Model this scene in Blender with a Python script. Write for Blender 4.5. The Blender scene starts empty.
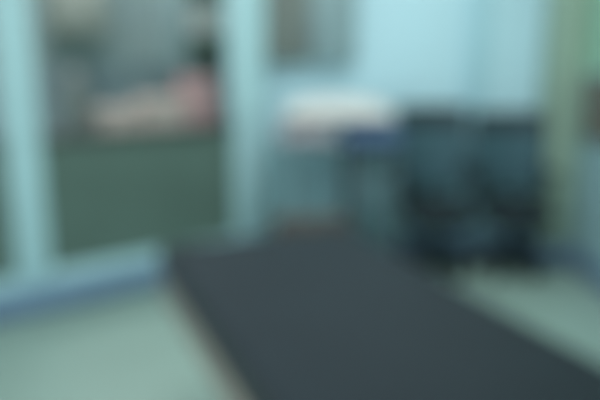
import bpy, bmesh, math, random
from mathutils import Vector, Matrix
random.seed(7)
S = bpy.context.scene
C = S.collection
R = math.radians

# ------------------------------------------------------------------ materials
def lin(c):
    c = c / 255.0
    return c / 12.92 if c <= 0.04045 else ((c + 0.055) / 1.055) ** 2.4

def mat(name, rgb, rough=0.5, metal=0.0, var=0.06, scale=8.0, spec=0.4, bump=0.0, bump_scale=60.0):
    m = bpy.data.materials.new(name); m.use_nodes = True
    nt = m.node_tree; b = nt.nodes['Principled BSDF']
    col = [lin(v) for v in rgb]
    tc = nt.nodes.new('ShaderNodeTexCoord')
    nz = nt.nodes.new('ShaderNodeTexNoise'); nz.inputs['Scale'].default_value = scale
    nz.inputs['Detail'].default_value = 3
    nt.links.new(tc.outputs['Object'], nz.inputs['Vector'])
    rp = nt.nodes.new('ShaderNodeValToRGB')
    rp.color_ramp.elements[0].position = 0.3; rp.color_ramp.elements[1].position = 0.7
    rp.color_ramp.elements[0].color = (*[v * (1 - var) for v in col], 1)
    rp.color_ramp.elements[1].color = (*[min(1, v * (1 + var)) for v in col], 1)
    nt.links.new(nz.outputs['Fac'], rp.inputs['Fac'])
    nt.links.new(rp.outputs['Color'], b.inputs['Base Color'])
    b.inputs['Roughness'].default_value = rough
    b.inputs['Metallic'].default_value = metal
    b.inputs['Specular IOR Level'].default_value = spec
    if bump:
        n2 = nt.nodes.new('ShaderNodeTexNoise'); n2.inputs['Scale'].default_value = bump_scale
        nt.links.new(tc.outputs['Object'], n2.inputs['Vector'])
        bp = nt.nodes.new('ShaderNodeBump'); bp.inputs['Strength'].default_value = bump
        bp.inputs['Distance'].default_value = 0.01
        nt.links.new(n2.outputs['Fac'], bp.inputs['Height'])
        nt.links.new(bp.outputs['Normal'], b.inputs['Normal'])
    return m

def glass_mat():
    m = bpy.data.materials.new('window_glass'); m.use_nodes = True
    nt = m.node_tree; nt.nodes.remove(nt.nodes['Principled BSDF'])
    out = nt.nodes['Material Output']
    t = nt.nodes.new('ShaderNodeBsdfTransparent'); t.inputs['Color'].default_value = (0.93, 0.93, 0.93, 1)
    g = nt.nodes.new('ShaderNodeBsdfGlossy'); g.inputs['Roughness'].default_value = 0.03
    mx = nt.nodes.new('ShaderNodeMixShader'); mx.inputs['Fac'].default_value = 0.07
    nt.links.new(t.outputs[0], mx.inputs[1]); nt.links.new(g.outputs[0], mx.inputs[2])
    nt.links.new(mx.outputs[0], out.inputs['Surface'])
    return m

M = dict(
    wall=mat('aqua_wall_paint', (180, 219, 230), 0.6, var=0.03, scale=2),
    wall_falloff=mat('teal_lower_wall_falloff', (158, 206, 214), 0.5, var=0.04, scale=3),  # darker lower wall colour, partly standing in for light falloff
    strip=mat('aqua_cover_strip', (160, 204, 216), 0.5, var=0.02),
    frame=mat('aqua_painted_frame', (174, 214, 220), 0.4, var=0.03),
    panel=mat('grey_green_panel', (90, 114, 106), 0.45, var=0.10, scale=2.5),
    floor=mat('mint_vinyl_floor', (138, 165, 157), 0.45, var=0.05, scale=3),
    blue=mat('blue_skirting', (106, 134, 160), 0.45, var=0.06),
    ceil=mat('white_ceiling', (225, 232, 230), 0.8, var=0.02),
    green=mat('green_column_paint', (144, 170, 154), 0.55, var=0.05, scale=3),
    green_wall=mat('sage_green_wall', (140, 188, 166), 0.55, var=0.04, scale=3),
    right=mat('pale_teal_wall', (136, 172, 178), 0.55, var=0.04),
    vinyl=mat('slate_vinyl', (30, 43, 50), 0.7, var=0.08, scale=5, bump=0.15, bump_scale=220, spec=0.2),
    vinyl_side=mat('dark_slate_vinyl', (36, 45, 48), 0.5, var=0.06),
    tan=mat('greige_steel', (144, 138, 130), 0.4, var=0.06),
    rubber=mat('black_rubber', (28, 30, 32), 0.7, var=0.1),
    steel=mat('brushed_steel', (130, 150, 156), 0.35, 0.6, var=0.06),
    teal=mat('teal_laminate', (74, 104, 110), 0.45, var=0.06),
    teal_dark=mat('dark_teal_laminate', (46, 66, 72), 0.5, var=0.06),
    white=mat('white_cotton', (198, 202, 200), 0.85, var=0.03, bump=0.3, bump_scale=30),
    pink=mat('dusty_pink_towelling', (168, 164, 172), 0.9, var=0.06, bump=0.4, bump_scale=120),
    navy=mat('navy_blue_cotton', (72, 98, 130), 0.85, var=0.06, bump=0.3, bump_scale=60),
    black=mat('black_frame', (30, 42, 46), 0.45, var=0.1),
    chair=mat('dark_teal_upholstery', (58, 92, 102), 0.7, var=0.10, scale=12, bump=0.2, bump_scale=150),
    chair_top=mat('charcoal_upholstery', (44, 60, 66), 0.7, var=0.08),
    seat=mat('black_seat_fabric', (26, 42, 48), 0.8, var=0.1),
    card=mat('brown_cardboard', (78, 75, 71), 0.8, var=0.08),
    tape=mat('parcel_tape', (90, 86, 80), 0.4, var=0.04),
    cab_l=mat('warm_grey_door', (106, 118, 113), 0.4, var=0.06),
    cab_r=mat('cool_grey_door', (126, 154, 158), 0.4, var=0.06),
    cab=mat('grey_cabinet', (128, 142, 140), 0.5, var=0.05),
    cork=mat('brown_cork', (98, 100, 92), 0.85, var=0.2, scale=60),
    boardframe=mat('board_frame', (96, 92, 84), 0.5, var=0.05),
    far=mat('blue_grey_plaster', (136, 156, 160), 0.7, var=0.06, scale=2),
    count=mat('dark_worktop', (66, 76, 74), 0.4, var=0.1),
    paper=mat('cream_paper', (214, 202, 194), 0.8, var=0.05),
    cream=mat('cream_plastic', (134, 142, 136), 0.5, var=0.04),
    pinkbox=mat('pink_card', (206, 166, 166), 0.6, var=0.05),
    blk=mat('matt_black_plastic', (44, 46, 50), 0.5, var=0.08),
    grey=mat('light_grey_plastic', (196, 196, 196), 0.5, var=0.04),
    slate=mat('blue_grey_card', (108, 132, 138), 0.6, var=0.06),
    glass=glass_mat(),
)

# ------------------------------------------------------------------ mesh helpers
class MB:
    def __init__(self):
        self.bm = bmesh.new()
    def _merge(self, t, mx=None):
        if mx is not None: bmesh.ops.transform(t, matrix=mx, verts=t.verts)
        me = bpy.data.meshes.new('tmp'); t.to_mesh(me); t.free()
        self.bm.from_mesh(me); bpy.data.meshes.remove(me)
        return self
    def box(self, x0, x1, y0, y1, z0, z1, bev=0.0, seg=2, mx=None):
        t = bmesh.new(); bmesh.ops.create_cube(t, size=1)
        for v in t.verts:
            v.co = Vector(((x0 + x1) / 2 + v.co.x * (x1 - x0), (y0 + y1) / 2 + v.co.y * (y1 - y0), (z0 + z1) / 2 + v.co.z * (z1 - z0)))
        if bev: bmesh.ops.bevel(t, geom=t.edges[:], offset=bev, segments=seg, profile=0.5, affect='EDGES')
        return self._merge(t, mx)
    def tube(self, pts, r, n=12):
        pts = [Vector(p) for p in pts]; t = bmesh.new(); rings = []
        for i, p in enumerate(pts):
            a = pts[max(0, i - 1)]; b = pts[min(len(pts) - 1, i + 1)]
            d = (b - a).normalized()
            up = Vector((0, 0, 1)) if abs(d.z) < 0.9 else Vector((1, 0, 0))
            u = d.cross(up).normalized(); w = d.cross(u).normalized()
            rr = r[i] if isinstance(r, (list, tuple)) else r
            rings.append([t.verts.new(p + (u * math.cos(k * 2 * math.pi / n) + w * math.sin(k * 2 * math.pi / n)) * rr) for k in range(n)])
        for A, B in zip(rings, rings[1:]):
            for k in range(n): t.faces.new((A[k], A[(k + 1) % n], B[(k + 1) % n], B[k]))
        t.faces.new(rings[0][::-1]); t.faces.new(rings[-1])
        bmesh.ops.recalc_face_normals(t, faces=t.faces)
        return self._merge(t)
    def lathe(self, prof, n=24, at=(0, 0, 0)):
        t = bmesh.new(); rings = []
        for (r, z) in prof:
            rings.append([t.verts.new((at[0] + r * math.cos(k * 2 * math.pi / n), at[1] + r * math.sin(k * 2 * math.pi / n), at[2] + z)) for k in range(n)])
        for A, B in zip(rings, rings[1:]):
            for k in range(n): t.faces.new((A[k], A[(k + 1) % n], B[(k + 1) % n], B[k]))
        t.faces.new(rings[0][::-1]); t.faces.new(rings[-1])
        bmesh.ops.recalc_face_normals(t, faces=t.faces)
        return self._merge(t)
    def pillow(self, sx, sy, h, at=(0, 0, 0), n=20, rot=0.0, crease=0.004):
        t = bmesh.new(); top = []; bot = []
        for i in range(n + 1):
            rt, rb = [], []
            for j in range(n + 1):
                u = -1 + 2 * i / n; v = -1 + 2 * j / n
                f = max(0, (1 - abs(u) ** 3.2) * (1 - abs(v) ** 3.2)) ** 0.5
                px = u * sx / 2 * (1 - 0.05 * (1 - abs(v)) * 0 - 0.05 * (1 - v * v) * 0 + 0.03 * v * v)
                py = v * sy / 2 * (1 + 0.03 * u * u)
                wob = crease * math.sin(9 * u + 5 * v) * f
                rt.append(t.verts.new((px, py, h * 0.32 + h * 0.68 * f + wob)))
                rb.append(t.verts.new((px, py, h * 0.32 * (1 - f))))
            top.append(rt); bot.append(rb)
        for i in range(n):
            for j in range(n):
                t.faces.new((top[i][j], top[i + 1][j], top[i + 1][j + 1], top[i][j + 1]))
                t.faces.new((bot[i][j], bot[i][j + 1], bot[i + 1][j + 1], bot[i + 1][j]))
        bmesh.ops.remove_doubles(t, verts=t.verts, dist=1e-4)
        bmesh.ops.recalc_face_normals(t, faces=t.faces)
        return self._merge(t, Matrix.Translation(at) @ Matrix.Rotation(rot, 4, 'Z'))
    def folded(self, x0, x1, y0, y1, z0, z1, layers=3):
        h = (z1 - z0) / layers
        for k in range(layers):
            d = 0.006 * ((k * 7) % 3)
            self.box(x0 + d, x1 - d * 0.6, y0 + d * 0.7, y1 - d, z0 + k * h, z0 + (k + 1) * h + 0.0005, h * 0.42, 3)
        return self
    def build(self, name, m, parent=None, smooth=True):
        me = bpy.data.meshes.new(name); self.bm.to_mesh(me); self.bm.free()
        me.materials.append(m)
        if smooth:
            for p in me.polygons: p.use_smooth = True
            try: me.set_sharp_from_angle(angle=R(40))
            except Exception: pass
        o = bpy.data.objects.new(name, me); C.objects.link(o)
        if parent: o.parent = parent
        return o

def thing(name, label, cat, loc=(0, 0, 0), rz=0.0, group=None):
    o = bpy.data.objects.new(name, None); C.objects.link(o)
    o.empty_display_size = 0.1
    o.location = loc; o.rotation_euler = (0, 0, rz)
    o['label'] = label; o['category'] = cat
    if group: o['group'] = group
    return o
def tag(o, label, cat, group=None, loc=None, rz=None):
    o['label'] = label; o['category'] = cat
    if group: o['group'] = group
    if loc: o.location = loc
    if rz is not None: o.rotation_euler = (0, 0, rz)
    return o
def struct(o, loc=None, rz=None, label=None, cat=None):
    o['kind'] = 'structure'
    if label: o['label'] = label; o['category'] = cat
    if loc: o.location = loc
    if rz is not None: o.rotation_euler = (0, 0, rz)
    return o

# ------------------------------------------------------------------ room shell
PO = (-1.615, 3.229, 0.0)           # foot of the glazed partition
PR = R(36.8)                        # its turn; local x runs along it, local y into the next room
PS, PC = math.sin(PR), math.cos(PR)
def part_pt(s, n, z=0.0):
    return (PO[0] + s * PC - n * PS, PO[1] + s * PS + n * PC, z)
YB = 4.36                           # back wall
XR = 1.80                           # right wall
S1 = 1.72                           # end of the partition

struct(MB().box(-6, 3, -2, 8, -0.1, 0).build('floor', M['floor']), label='mint green vinyl floor', cat='floor')
struct(MB().box(-6, 3, -2, 8, 2.7, 2.8).build('ceiling', M['ceil']), label='white flat ceiling', cat='ceiling')
wb = thing('wall_back', 'pale aqua wall behind the chairs and trolley', 'wall'); struct(wb)
MB().box(-0.26, 3.0, YB, YB + 0.12, 0.86, 2.7).build('upper_wall', M['wall'], wb)
MB().box(-0.26, 3.0, YB - 0.004, YB + 0.12, 0.0, 0.86).build('lower_wall', M['wall_falloff'], wb)['label'] = 'darker teal lower part of the wall'
struct(MB().box(1.10, 1.23, YB - 0.03, YB, 0.13, 2.7, 0.006).build('trim_1', M['strip']), label='flat vertical cover strip on the aqua wall', cat='trim')
struct(MB().box(-0.26, 1.60, YB - 0.035, YB - 0.004, 0, 0.13, 0.004).build('baseboard_back', M['blue']), label='blue skirting along the aqua back wall', cat='skirting')
# green column with its blue skirting
col = thing('trim_2', 'green painted square column right of the two dark chairs', 'column'); struct(col)
MB().box(1.60, XR, 4.09, YB, 0, 2.7, 0.008).build('column_shaft', M['green'], col)
MB().box(1.588, XR, 4.078, 4.09, 0, 0.14, 0.004).box(1.588, 1.60, 4.078, YB, 0, 0.14, 0.004).build('column_skirting', M['blue'], col)['label'] = 'blue skirting round the column foot'
wr = thing('wall_right', 'wall right of the green column, green above and pale teal below', 'wall'); struct(wr)
MB().box(XR, XR + 0.12, -1.5, 4.36, 1.26, 2.7).build('upper_wall', M['green_wall'], wr)['label'] = 'green upper part of the wall'
MB().box(XR - 0.004, XR + 0.12, -1.5, 4.36, 0, 1.26).build('lower_wall', M['right'], wr)
struct(MB().box(XR - 0.024, XR - 0.004, -1.5, 4.07, 0, 0.14, 0.004).build('baseboard_right', M['blue']), label='blue skirting along the right wall', cat='skirting')
nb = thing('notice_board', 'brown cork notice board on the wall right of the green column', 'notice board', (XR - 0.004, 3.63, 0.86))
MB().box(-0.012, 0, -0.36, 0.36, 0.02, 0.36).build('cork_panel', M['cork'], nb)
MB().box(-0.022, 0, -0.39, 0.39, 0, 0.03, 0.004).box(-0.022, 0, -0.39, 0.39, 0.35, 0.38, 0.004).box(-0.022, 0, -0.39, -0.36, 0, 0.38, 0.004).box(-0.022, 0, 0.36, 0.39, 0, 0.38, 0.004).build('board_frame', M['boardframe'], nb)

# glazed partition: two bays between broad aqua stiles
def bay(name, s0, s1, label):
    w = thing(name, label, 'window', PO, PR); struct(w)
    g = MB().box(s0, s1, 0.02, 0.026, 0.93, 2.3).build('glass_pane', M['glass'], w)
    MB().box(s0, s1, 0.01, 0.04, 0.195, 0.90).build('lower_panel', M['panel'], w)['label'] = 'grey green solid panel below the glass'
    MB().box(s0, s1, -0.01, 0.06, 0.895, 0.935, 0.006).build('middle_rail', M['count'], w)['label'] = 'dark rail between glass and panel'
    MB().box(s0, s1, -0.02, 0.07, 0.10, 0.20, 0.006).build('bottom_rail', M['frame'], w)
    MB().box(s0, s1, -0.02, 0.07, 2.28, 2.40, 0.006).build('top_rail', M['frame'], w)
    return w
w1 = bay('window_1', 0.285, 1.475, 'wide glazed partition bay showing the cluttered room behind')
MB().box(1.475, S1, -0.03, 0.08, 0.10, 2.40, 0.008).build('stile', M['frame'], w1)
w2 = bay('window_2', -1.6, 0.105, 'partition bay cut off by the left edge of the view')
MB().box(0.105, 0.285, -0.03, 0.08, 0.10, 2.40, 0.008).build('stile', M['frame'], w2)
struct(MB().box(-1.6, S1, -0.03, 0.10, 2.40, 2.70).build('wall_left', M['wall']), PO, PR, 'aqua wall above the glazed partition', 'wall')
struct(MB().box(-1.6, S1, -0.14, 0.10, 0, 0.10, 0.02).box(-1.6, S1, -0.05, 0.08, 0.08, 0.115, 0.006).build('baseboard_left', M['blue']), PO, PR, 'blue skirting kerb under the glazed partition', 'skirting')
# room behind the partition
struct(MB().box(-2.6, 2.4, 1.60, 1.70, 0, 2.7).build('wall_far', M['far']), PO, PR, 'blue grey wall of the room behind the glass', 'wall')
struct(MB().box(S1, S1 + 0.08, 0.10, 1.60, 0, 2.7).build('wall_side', M['far']), PO, PR, 'end wall of the room behind the glass', 'wall')

# ------------------------------------------------------------------ behind the glass
ct = thing('counter', 'long dark worktop running behind the partition glass', 'counter', PO, PR)
MB().box(0.0, 1.66, 0.09, 0.62, 0.87, 0.91, 0.006).build('worktop', M['count'], ct)
MB().box(0.02, 0.06, 0.12, 0.58, 0, 0.87).box(0.80, 0.84, 0.12, 0.58, 0, 0.87).box(1.60, 1.64, 0.12, 0.58, 0, 0.87).build('support_panel', M['teal_dark'], ct)
CZ = 0.911
su = thing('shelf_unit', 'blue grey open shelf unit at the right end of the glass bay', 'shelf', part_pt(1.50, 0.42, CZ), PR)
for z in (0.31, 0.57, 0.80):
    MB().box(-0.20, 0.20, -0.16, 0.16, z, z + 0.022, 0.003).build('shelf', M['slate'], su)
for x in (-0.20, 0.182):
    MB().box(x, x + 0.018, -0.16, 0.16, 0.0, 0.9, 0.003).build('side_panel', M['slate'], su)
def carton(name, label, cat, s, n, z, w, d, h, m, rz=0.0, lid=None):
    t = thing(name, label, cat, part_pt(s, n, z), PR + rz)
    MB().box(-w / 2, w / 2, -d / 2, d / 2, 0, h * 0.86, 0.005).build('body', m, t)
    MB().box(-w / 2 - 0.004, w / 2 + 0.004, -d / 2 - 0.004, d / 2 + 0.004, h * 0.80, h, 0.005).build('lid', lid or m, t)
    return t
carton('storage_box', 'pink box with lid on the counter behind the glass', 'box', 1.315, 0.17, CZ, 0.21, 0.12, 0.32, M['pinkbox'], 0.1)
carton('storage_box', 'matt black box on the middle shelf behind the glass', 'box', 1.50, 0.40, CZ + 0.333, 0.26, 0.22, 0.235, M['blk'])
carton('storage_box', 'light grey box on the upper shelf behind the glass', 'box', 1.47, 0.40, CZ + 0.593, 0.28, 0.24, 0.18, M['grey'])#, 0.24, 0.22, 0.19, M['grey'])
carton('storage_box', 'black box on the topmost shelf behind the glass', 'box', 1.50, 0.40, CZ + 0.823, 0.26, 0.24, 0.20, M['blk'])
carton('storage_box', 'long blue grey box at the back of the counter behind glass', 'box', 1.05, 0.50, CZ, 0.42, 0.14, 0.42, M['slate'])
# paper stacks, a thing each
for k, (s, n, w, h, lab) in enumerate(((0.80, 0.22, 0.25, 0.15, 'low stack of cream papers near the cream bottle'),
                                       (1.07, 0.20, 0.25, 0.21, 'taller stack of cream papers beside the pink box'))):
    b = MB(); nn = 8
    for q in range(nn):
        dx = random.uniform(-0.006, 0.006)
        b.box(-w / 2 + dx, w / 2 + dx, -0.10 + dx, 0.10 + dx, h * q / nn, h * (q + 1) / nn - 0.001)
    tag(b.build('paper_stack', M['paper'], smooth=False), lab + ' on the counter', 'papers', 'paper stacks on the counter behind the glass', part_pt(s, n, CZ), PR + 0.05 * (k - 0.5))
bt = thing('plastic_bottle', 'cream plastic bottle with cap on the counter behind the glass', 'bottle', part_pt(0.57, 0.24, CZ))
MB().lathe([(0.060, 0), (0.066, 0.01), (0.066, 0.25), (0.055, 0.29), (0.026, 0.31), (0.026, 0.33)]).build('body', M['cream'], bt)
MB().lathe([(0.032, 0.325), (0.032, 0.375), (0.028, 0.38)]).build('cap', M['grey'], bt)
# pale wall cupboard on the far wall
wc = thing('wall_cupboard', 'pale cream wall cupboard high on the far wall behind the glass', 'cupboard', part_pt(1.0, 1.60, 1.52), PR)
MB().box(-0.19, 0.19, -0.26, 0, 0, 0.75, 0.004).build('body', M['cream'], wc)
for x in (-0.187, 0.002):
    d = MB().box(x, x + 0.185, -0.278, -0.262, 0.005, 0.745, 0.003).build('door', M['cream'], wc)
    MB().box(x + (0.16 if x < 0 else 0.02), x + (0.172 if x < 0 else 0.032), -0.30, -0.278, 0.06, 0.18, 0.003).build('handle', M['steel'], d)

# ------------------------------------------------------------------ examination couch (foreground)
ex = thing('examination_couch', 'long slate grey padded examination couch in the foreground', 'couch', (0.205, 1.394, 0), R(22.8))
HW, HL = 0.355, 0.935
mt = MB().box(-HW, HW, -HL, HL, 0.630, 0.72, 0.02, 4).build('mattress', M['vinyl'], ex)
MB().box(-HW - 0.003, HW + 0.003, -HL - 0.003, HL + 0.003, 0.631, 0.700, 0.006).build('mattress_border', M['vinyl_side'], mt)['label'] = 'darker side band of the mattress'
pp = [(-HW + .02, -HL + .004, .704), (HW - .02, -HL + .004, .704), (HW - .004, -HL + .02, .704), (HW - .004, HL - .02, .704), (HW - .02, HL - .004, .704), (-HW + .02, HL - .004, .704), (-HW + .004, HL - .02, .704), (-HW + .004, -HL + .02, .704), (-HW + .02, -HL + .004, .704)]
MB().tube(pp, 0.005, 8).build('piping', M['vinyl_side'], mt)
fb = MB()
for x in (-HW + 0.0, HW - 0.05): fb.box(x, x + 0.05, -HL + 0.01, HL - 0.01, 0.535, 0.630, 0.006)
for y in (-HL + 0.01, -0.02, HL - 0.05): fb.box(-HW + 0.04, HW - 0.04, y, y + 0.04, 0.57, 0.625, 0.004)
fb.build('bed_frame', M['tan'], ex)
for x in (-0.20, 0.20):
    for y in (-0.66, 0.60):
        l = MB().box(x - 0.02, x + 0.02, y - 0.02, y + 0.02, 0.02, 0.575, 0.005).build('leg', M['tan'], ex)
        MB().lathe([(0.026, 0), (0.026, 0.02), (0.02, 0.03)], 16, (x, y, 0)).build('foot', M['rubber'], l)
    MB().tube([(x, -0.66, 0.16), (x, 0.60, 0.16)], 0.012).build('stretcher', M['tan'], ex)

# ------------------------------------------------------------------ linen trolley by the back wall
TX, TY = 0.235, 4.02
tr = thing('dressing_trolley', 'steel dressing trolley with a teal cupboard, carrying white linen', 'trolley', (TX, TY, 0))
MB().box(-0.385, 0.375, -0.20, 0.22, 0.835, 0.86, 0.006).build('trolley_top', M['steel'], tr)
for x in (-0.27, 0.35):
    for y in (-0.17, 0.19):
        l = MB().tube([(x, y, 0.08), (x, y, 0.838)], 0.014).build('leg', M['steel'], tr)
        MB().tube([(x - 0.012, y, 0.04), (x + 0.012, y, 0.04)], 0.04, 18).tube([(x, y, 0.04), (x, y, 0.09)], 0.010).build('caster', M['rubber'], l)
cb = MB().box(0.05, 0.332, -0.15, 0.17, 0.12, 0.835, 0.006).build('cupboard', M['teal_dark'], tr)  # carcass darker than its door: left edge shadow put into the colour
cb['label'] = 'teal cupboard under the right half'
dr = MB().box(0.085, 0.33, -0.168, -0.150, 0.13, 0.66, 0.005).build('door', M['teal'], cb)
MB().box(0.085, 0.33, -0.168, -0.150, 0.67, 0.825, 0.005).build('drawer', M['teal'], cb)
MB().tube([(-0.27, -0.17, 0.18), (0.05, -0.17, 0.18)], 0.008).tube([(-0.27, 0.19, 0.18), (0.05, 0.19, 0.18)], 0.008).box(-0.28, 0.06, -0.18, 0.20, 0.172, 0.185).build('lower_shelf', M['steel'], tr)
TZ = 0.861
fl = MB().folded(-0.17, 0.19, -0.16, 0.17, 0, 0.075, 3).box(-0.16, 0.18, -0.232, -0.226, -0.025, 0.055, 0.002).box(-0.16, 0.18, -0.232, -0.14, 0.05, 0.062, 0.002)
tag(fl.build('folded_drape', M['navy']), 'folded navy blue drape hanging over the trolley front, under the white pillow', 'drape', None, (TX + 0.19, TY, TZ))
tag(MB().folded(-0.165, 0.165, -0.15, 0.16, 0, 0.085, 4).build('folded_towel', M['pink']), 'folded dusty pink towel at the left end of the trolley', 'towel', None, (TX - 0.20, TY - 0.02, TZ))
pw = MB().pillow(0.66, 0.36, 0.16).build('pillow', M['white'])
tag(pw, 'plump white pillow lying on top of the folded linen', 'pillow', None, (TX + 0.0, TY + 0.0, TZ + 0.088), 0.05)
# cardboard box under the trolley's open half
bx = thing('cardboard_box', 'brown cardboard box standing on the floor before the trolley', 'box', (0.07, 3.64, 0), 0.08)
MB().box(-0.22, 0.22, -0.12, 0.12, 0, 0.42, 0.003).build('carton', M['card'], bx)
MB().box(-0.222, -0.001, -0.122, 0.122, 0.420, 0.425).box(0.001, 0.222, -0.122, 0.122, 0.420, 0.425).build('flap', M['card'], bx)
MB().box(-0.025, 0.025, -0.1235, 0.1235, 0.32, 0.4265).build('tape', M['tape'], bx)

# ------------------------------------------------------------------ wall cabinet
cabn = thing('wall_cabinet', 'grey two door cabinet hung high on the aqua back wall', 'cabinet', (0.068, YB, 1.325))
MB().box(-0.290, 0.290, -0.10, -0.001, 0, 0.72, 0.004).build('cabinet_body', M['cab'], cabn)
for x, m in ((-0.288, M['cab_l']), (0.001, M['cab_r'])):
    d = MB().box(x, x + 0.287, -0.120, -0.101, 0.003, 0.717, 0.004).build('door', m, cabn)
    d['label'] = 'warm grey left door' if x < -0.1 else 'cool blue grey right door'
    hx = x + (0.253 if x < -0.1 else 0.02)
    MB().box(hx, hx + 0.012, -0.142, -0.120, 0.10, 0.24, 0.003).build('handle', M['steel'], d)

# ------------------------------------------------------------------ two dark chairs
def curved(w, h, d, z0, bulge, lean, at_y, bev=0.018):
    b = MB(); b.box(-w / 2, w / 2, -d / 2, d / 2, 0, h, bev, 3)
    bmesh.ops.subdivide_edges(b.bm, edges=[e for e in b.bm.edges if abs(e.verts[0].co.x - e.verts[1].co.x) > w * 0.5], cuts=8, use_grid_fill=True)
    for v in b.bm.verts:
        v.co.y += at_y - bulge * (2 * v.co.x / w) ** 2 + lean * v.co.z
        v.co.z += z0
    return b
def make_chair(label, loc, rz, top):
    t = thing('office_chair', label, 'chair', loc, rz, 'dark chairs by the back wall')
    curved(0.44, top - 0.56, 0.06, 0.52, 0.05, 0.16, 0.20).build('backrest', M['chair'], t)
    curved(0.46, 0.14, 0.075, top - 0.13, 0.05, 0.10, 0.262, 0.025).build('headrest', M['chair_top'], t)['label'] = 'charcoal padded top of the backrest'
    s = MB().box(-0.19, 0.19, -0.24, 0.21, 0.36, 0.465, 0.04, 4).build('seat', M['seat'], t)
    MB().box(-0.13, 0.13, -0.13, 0.13, 0.315, 0.362, 0.01).build('seat_plate', M['black'], s)
    MB().tube([(0, 0.10, 0.335), (0, 0.25, 0.34), (0, 0.285, 0.42), (0, 0.275, 0.62)], 0.024).build('back_support', M['black'], t)
    for sx in (-1, 1):
        a = MB().tube([(sx * 0.13, 0.02, 0.35), (sx * 0.206, 0.02, 0.36), (sx * 0.21, 0.02, 0.44), (sx * 0.21, 0.01, 0.635)], 0.013).build('armrest', M['black'], t)
        MB().box(sx * 0.206 - 0.024, sx * 0.206 + 0.024, -0.14, 0.15, 0.635, 0.665, 0.011, 3).build('arm_pad', M['black'], a)
    MB().lathe([(0.045, 0.06), (0.045, 0.14), (0.03, 0.15), (0.03, 0.24), (0.02, 0.245), (0.02, 0.32)]).build('gas_column', M['black'], t)
    for k in range(5):
        an = R(90 + 72 * k); r = 0.19
        cx, cy = math.cos(an), math.sin(an)
        l = MB().tube([(0.03 * cx, 0.03 * cy, 0.12), (r * cx, r * cy, 0.082)], [0.028, 0.017]).build('base_leg', M['black'], t)
        tx, ty = -cy, cx
        w = MB()
        for q in (-1, 1):
            w.tube([(r * cx + tx * 0.006 * q, r * cy + ty * 0.006 * q, 0.034), (r * cx + tx * 0.026 * q, r * cy + ty * 0.026 * q, 0.034)], 0.034, 16)
        w.tube([(r * cx, r * cy, 0.03), (r * cx, r * cy, 0.085)], 0.008).build('caster', M['rubber'], l)
    return t
make_chair('dark teal office chair beside the linen trolley, left of the pair', (0.862, 3.93, 0), R(2), 1.04)
make_chair('dark teal office chair beside the green column, right of the pair', (1.348, 3.94, 0), R(-2), 1.0)

# ------------------------------------------------------------------ light
def area(name, loc, sx, sy, power, col=(1, 1, 1), rot=(0, 0, 0)):
    l = bpy.data.lights.new(name, 'AREA'); l.shape = 'RECTANGLE'; l.size = sx; l.size_y = sy
    l.energy = power; l.color = col
    o = bpy.data.objects.new(name, l); C.objects.link(o); o.location = loc; o.rotation_euler = rot
    return o
area('unseen_overhead_light', (0.6, 3.0, 2.66), 1.2, 0.5, 30, (1, 0.99, 0.99))
area('unseen_overhead_light', (-0.6, 1.4, 2.66), 1.2, 0.5, 30, (1, 1, 0.98))
p = part_pt(0.8, 0.85, 2.66)
area('unseen_overhead_light', p, 0.8, 0.4, 36, (1, 0.97, 0.95), (0, 0, PR))  # unseen light added to brighten the room behind the glass
W = bpy.data.worlds.new('soft_room_light'); S.world = W; W.use_nodes = True
W.node_tree.nodes['Background'].inputs[0].default_value = (0.85, 0.93, 0.96, 1)
W.node_tree.nodes['Background'].inputs[1].default_value = 1.5

# ------------------------------------------------------------------ camera
cd = bpy.data.cameras.new('camera'); cam = bpy.data.objects.new('camera', cd); C.objects.link(cam)
cam.location = (0, 0, 1.35); cam.rotation_euler = (R(90 - 12.5), 0, 0)
cd.sensor_width = 36; cd.lens = 640 / 600 * 36; cd.clip_start = 0.02
cd.dof.use_dof = True               # the photograph is out of focus all over: focused a hand's width from the lens
cd.dof.focus_distance = 0.10; cd.dof.aperture_fstop = 6.6
S.camera = cam
S.view_settings.view_transform = 'Standard'
S.cycles.use_denoising = True
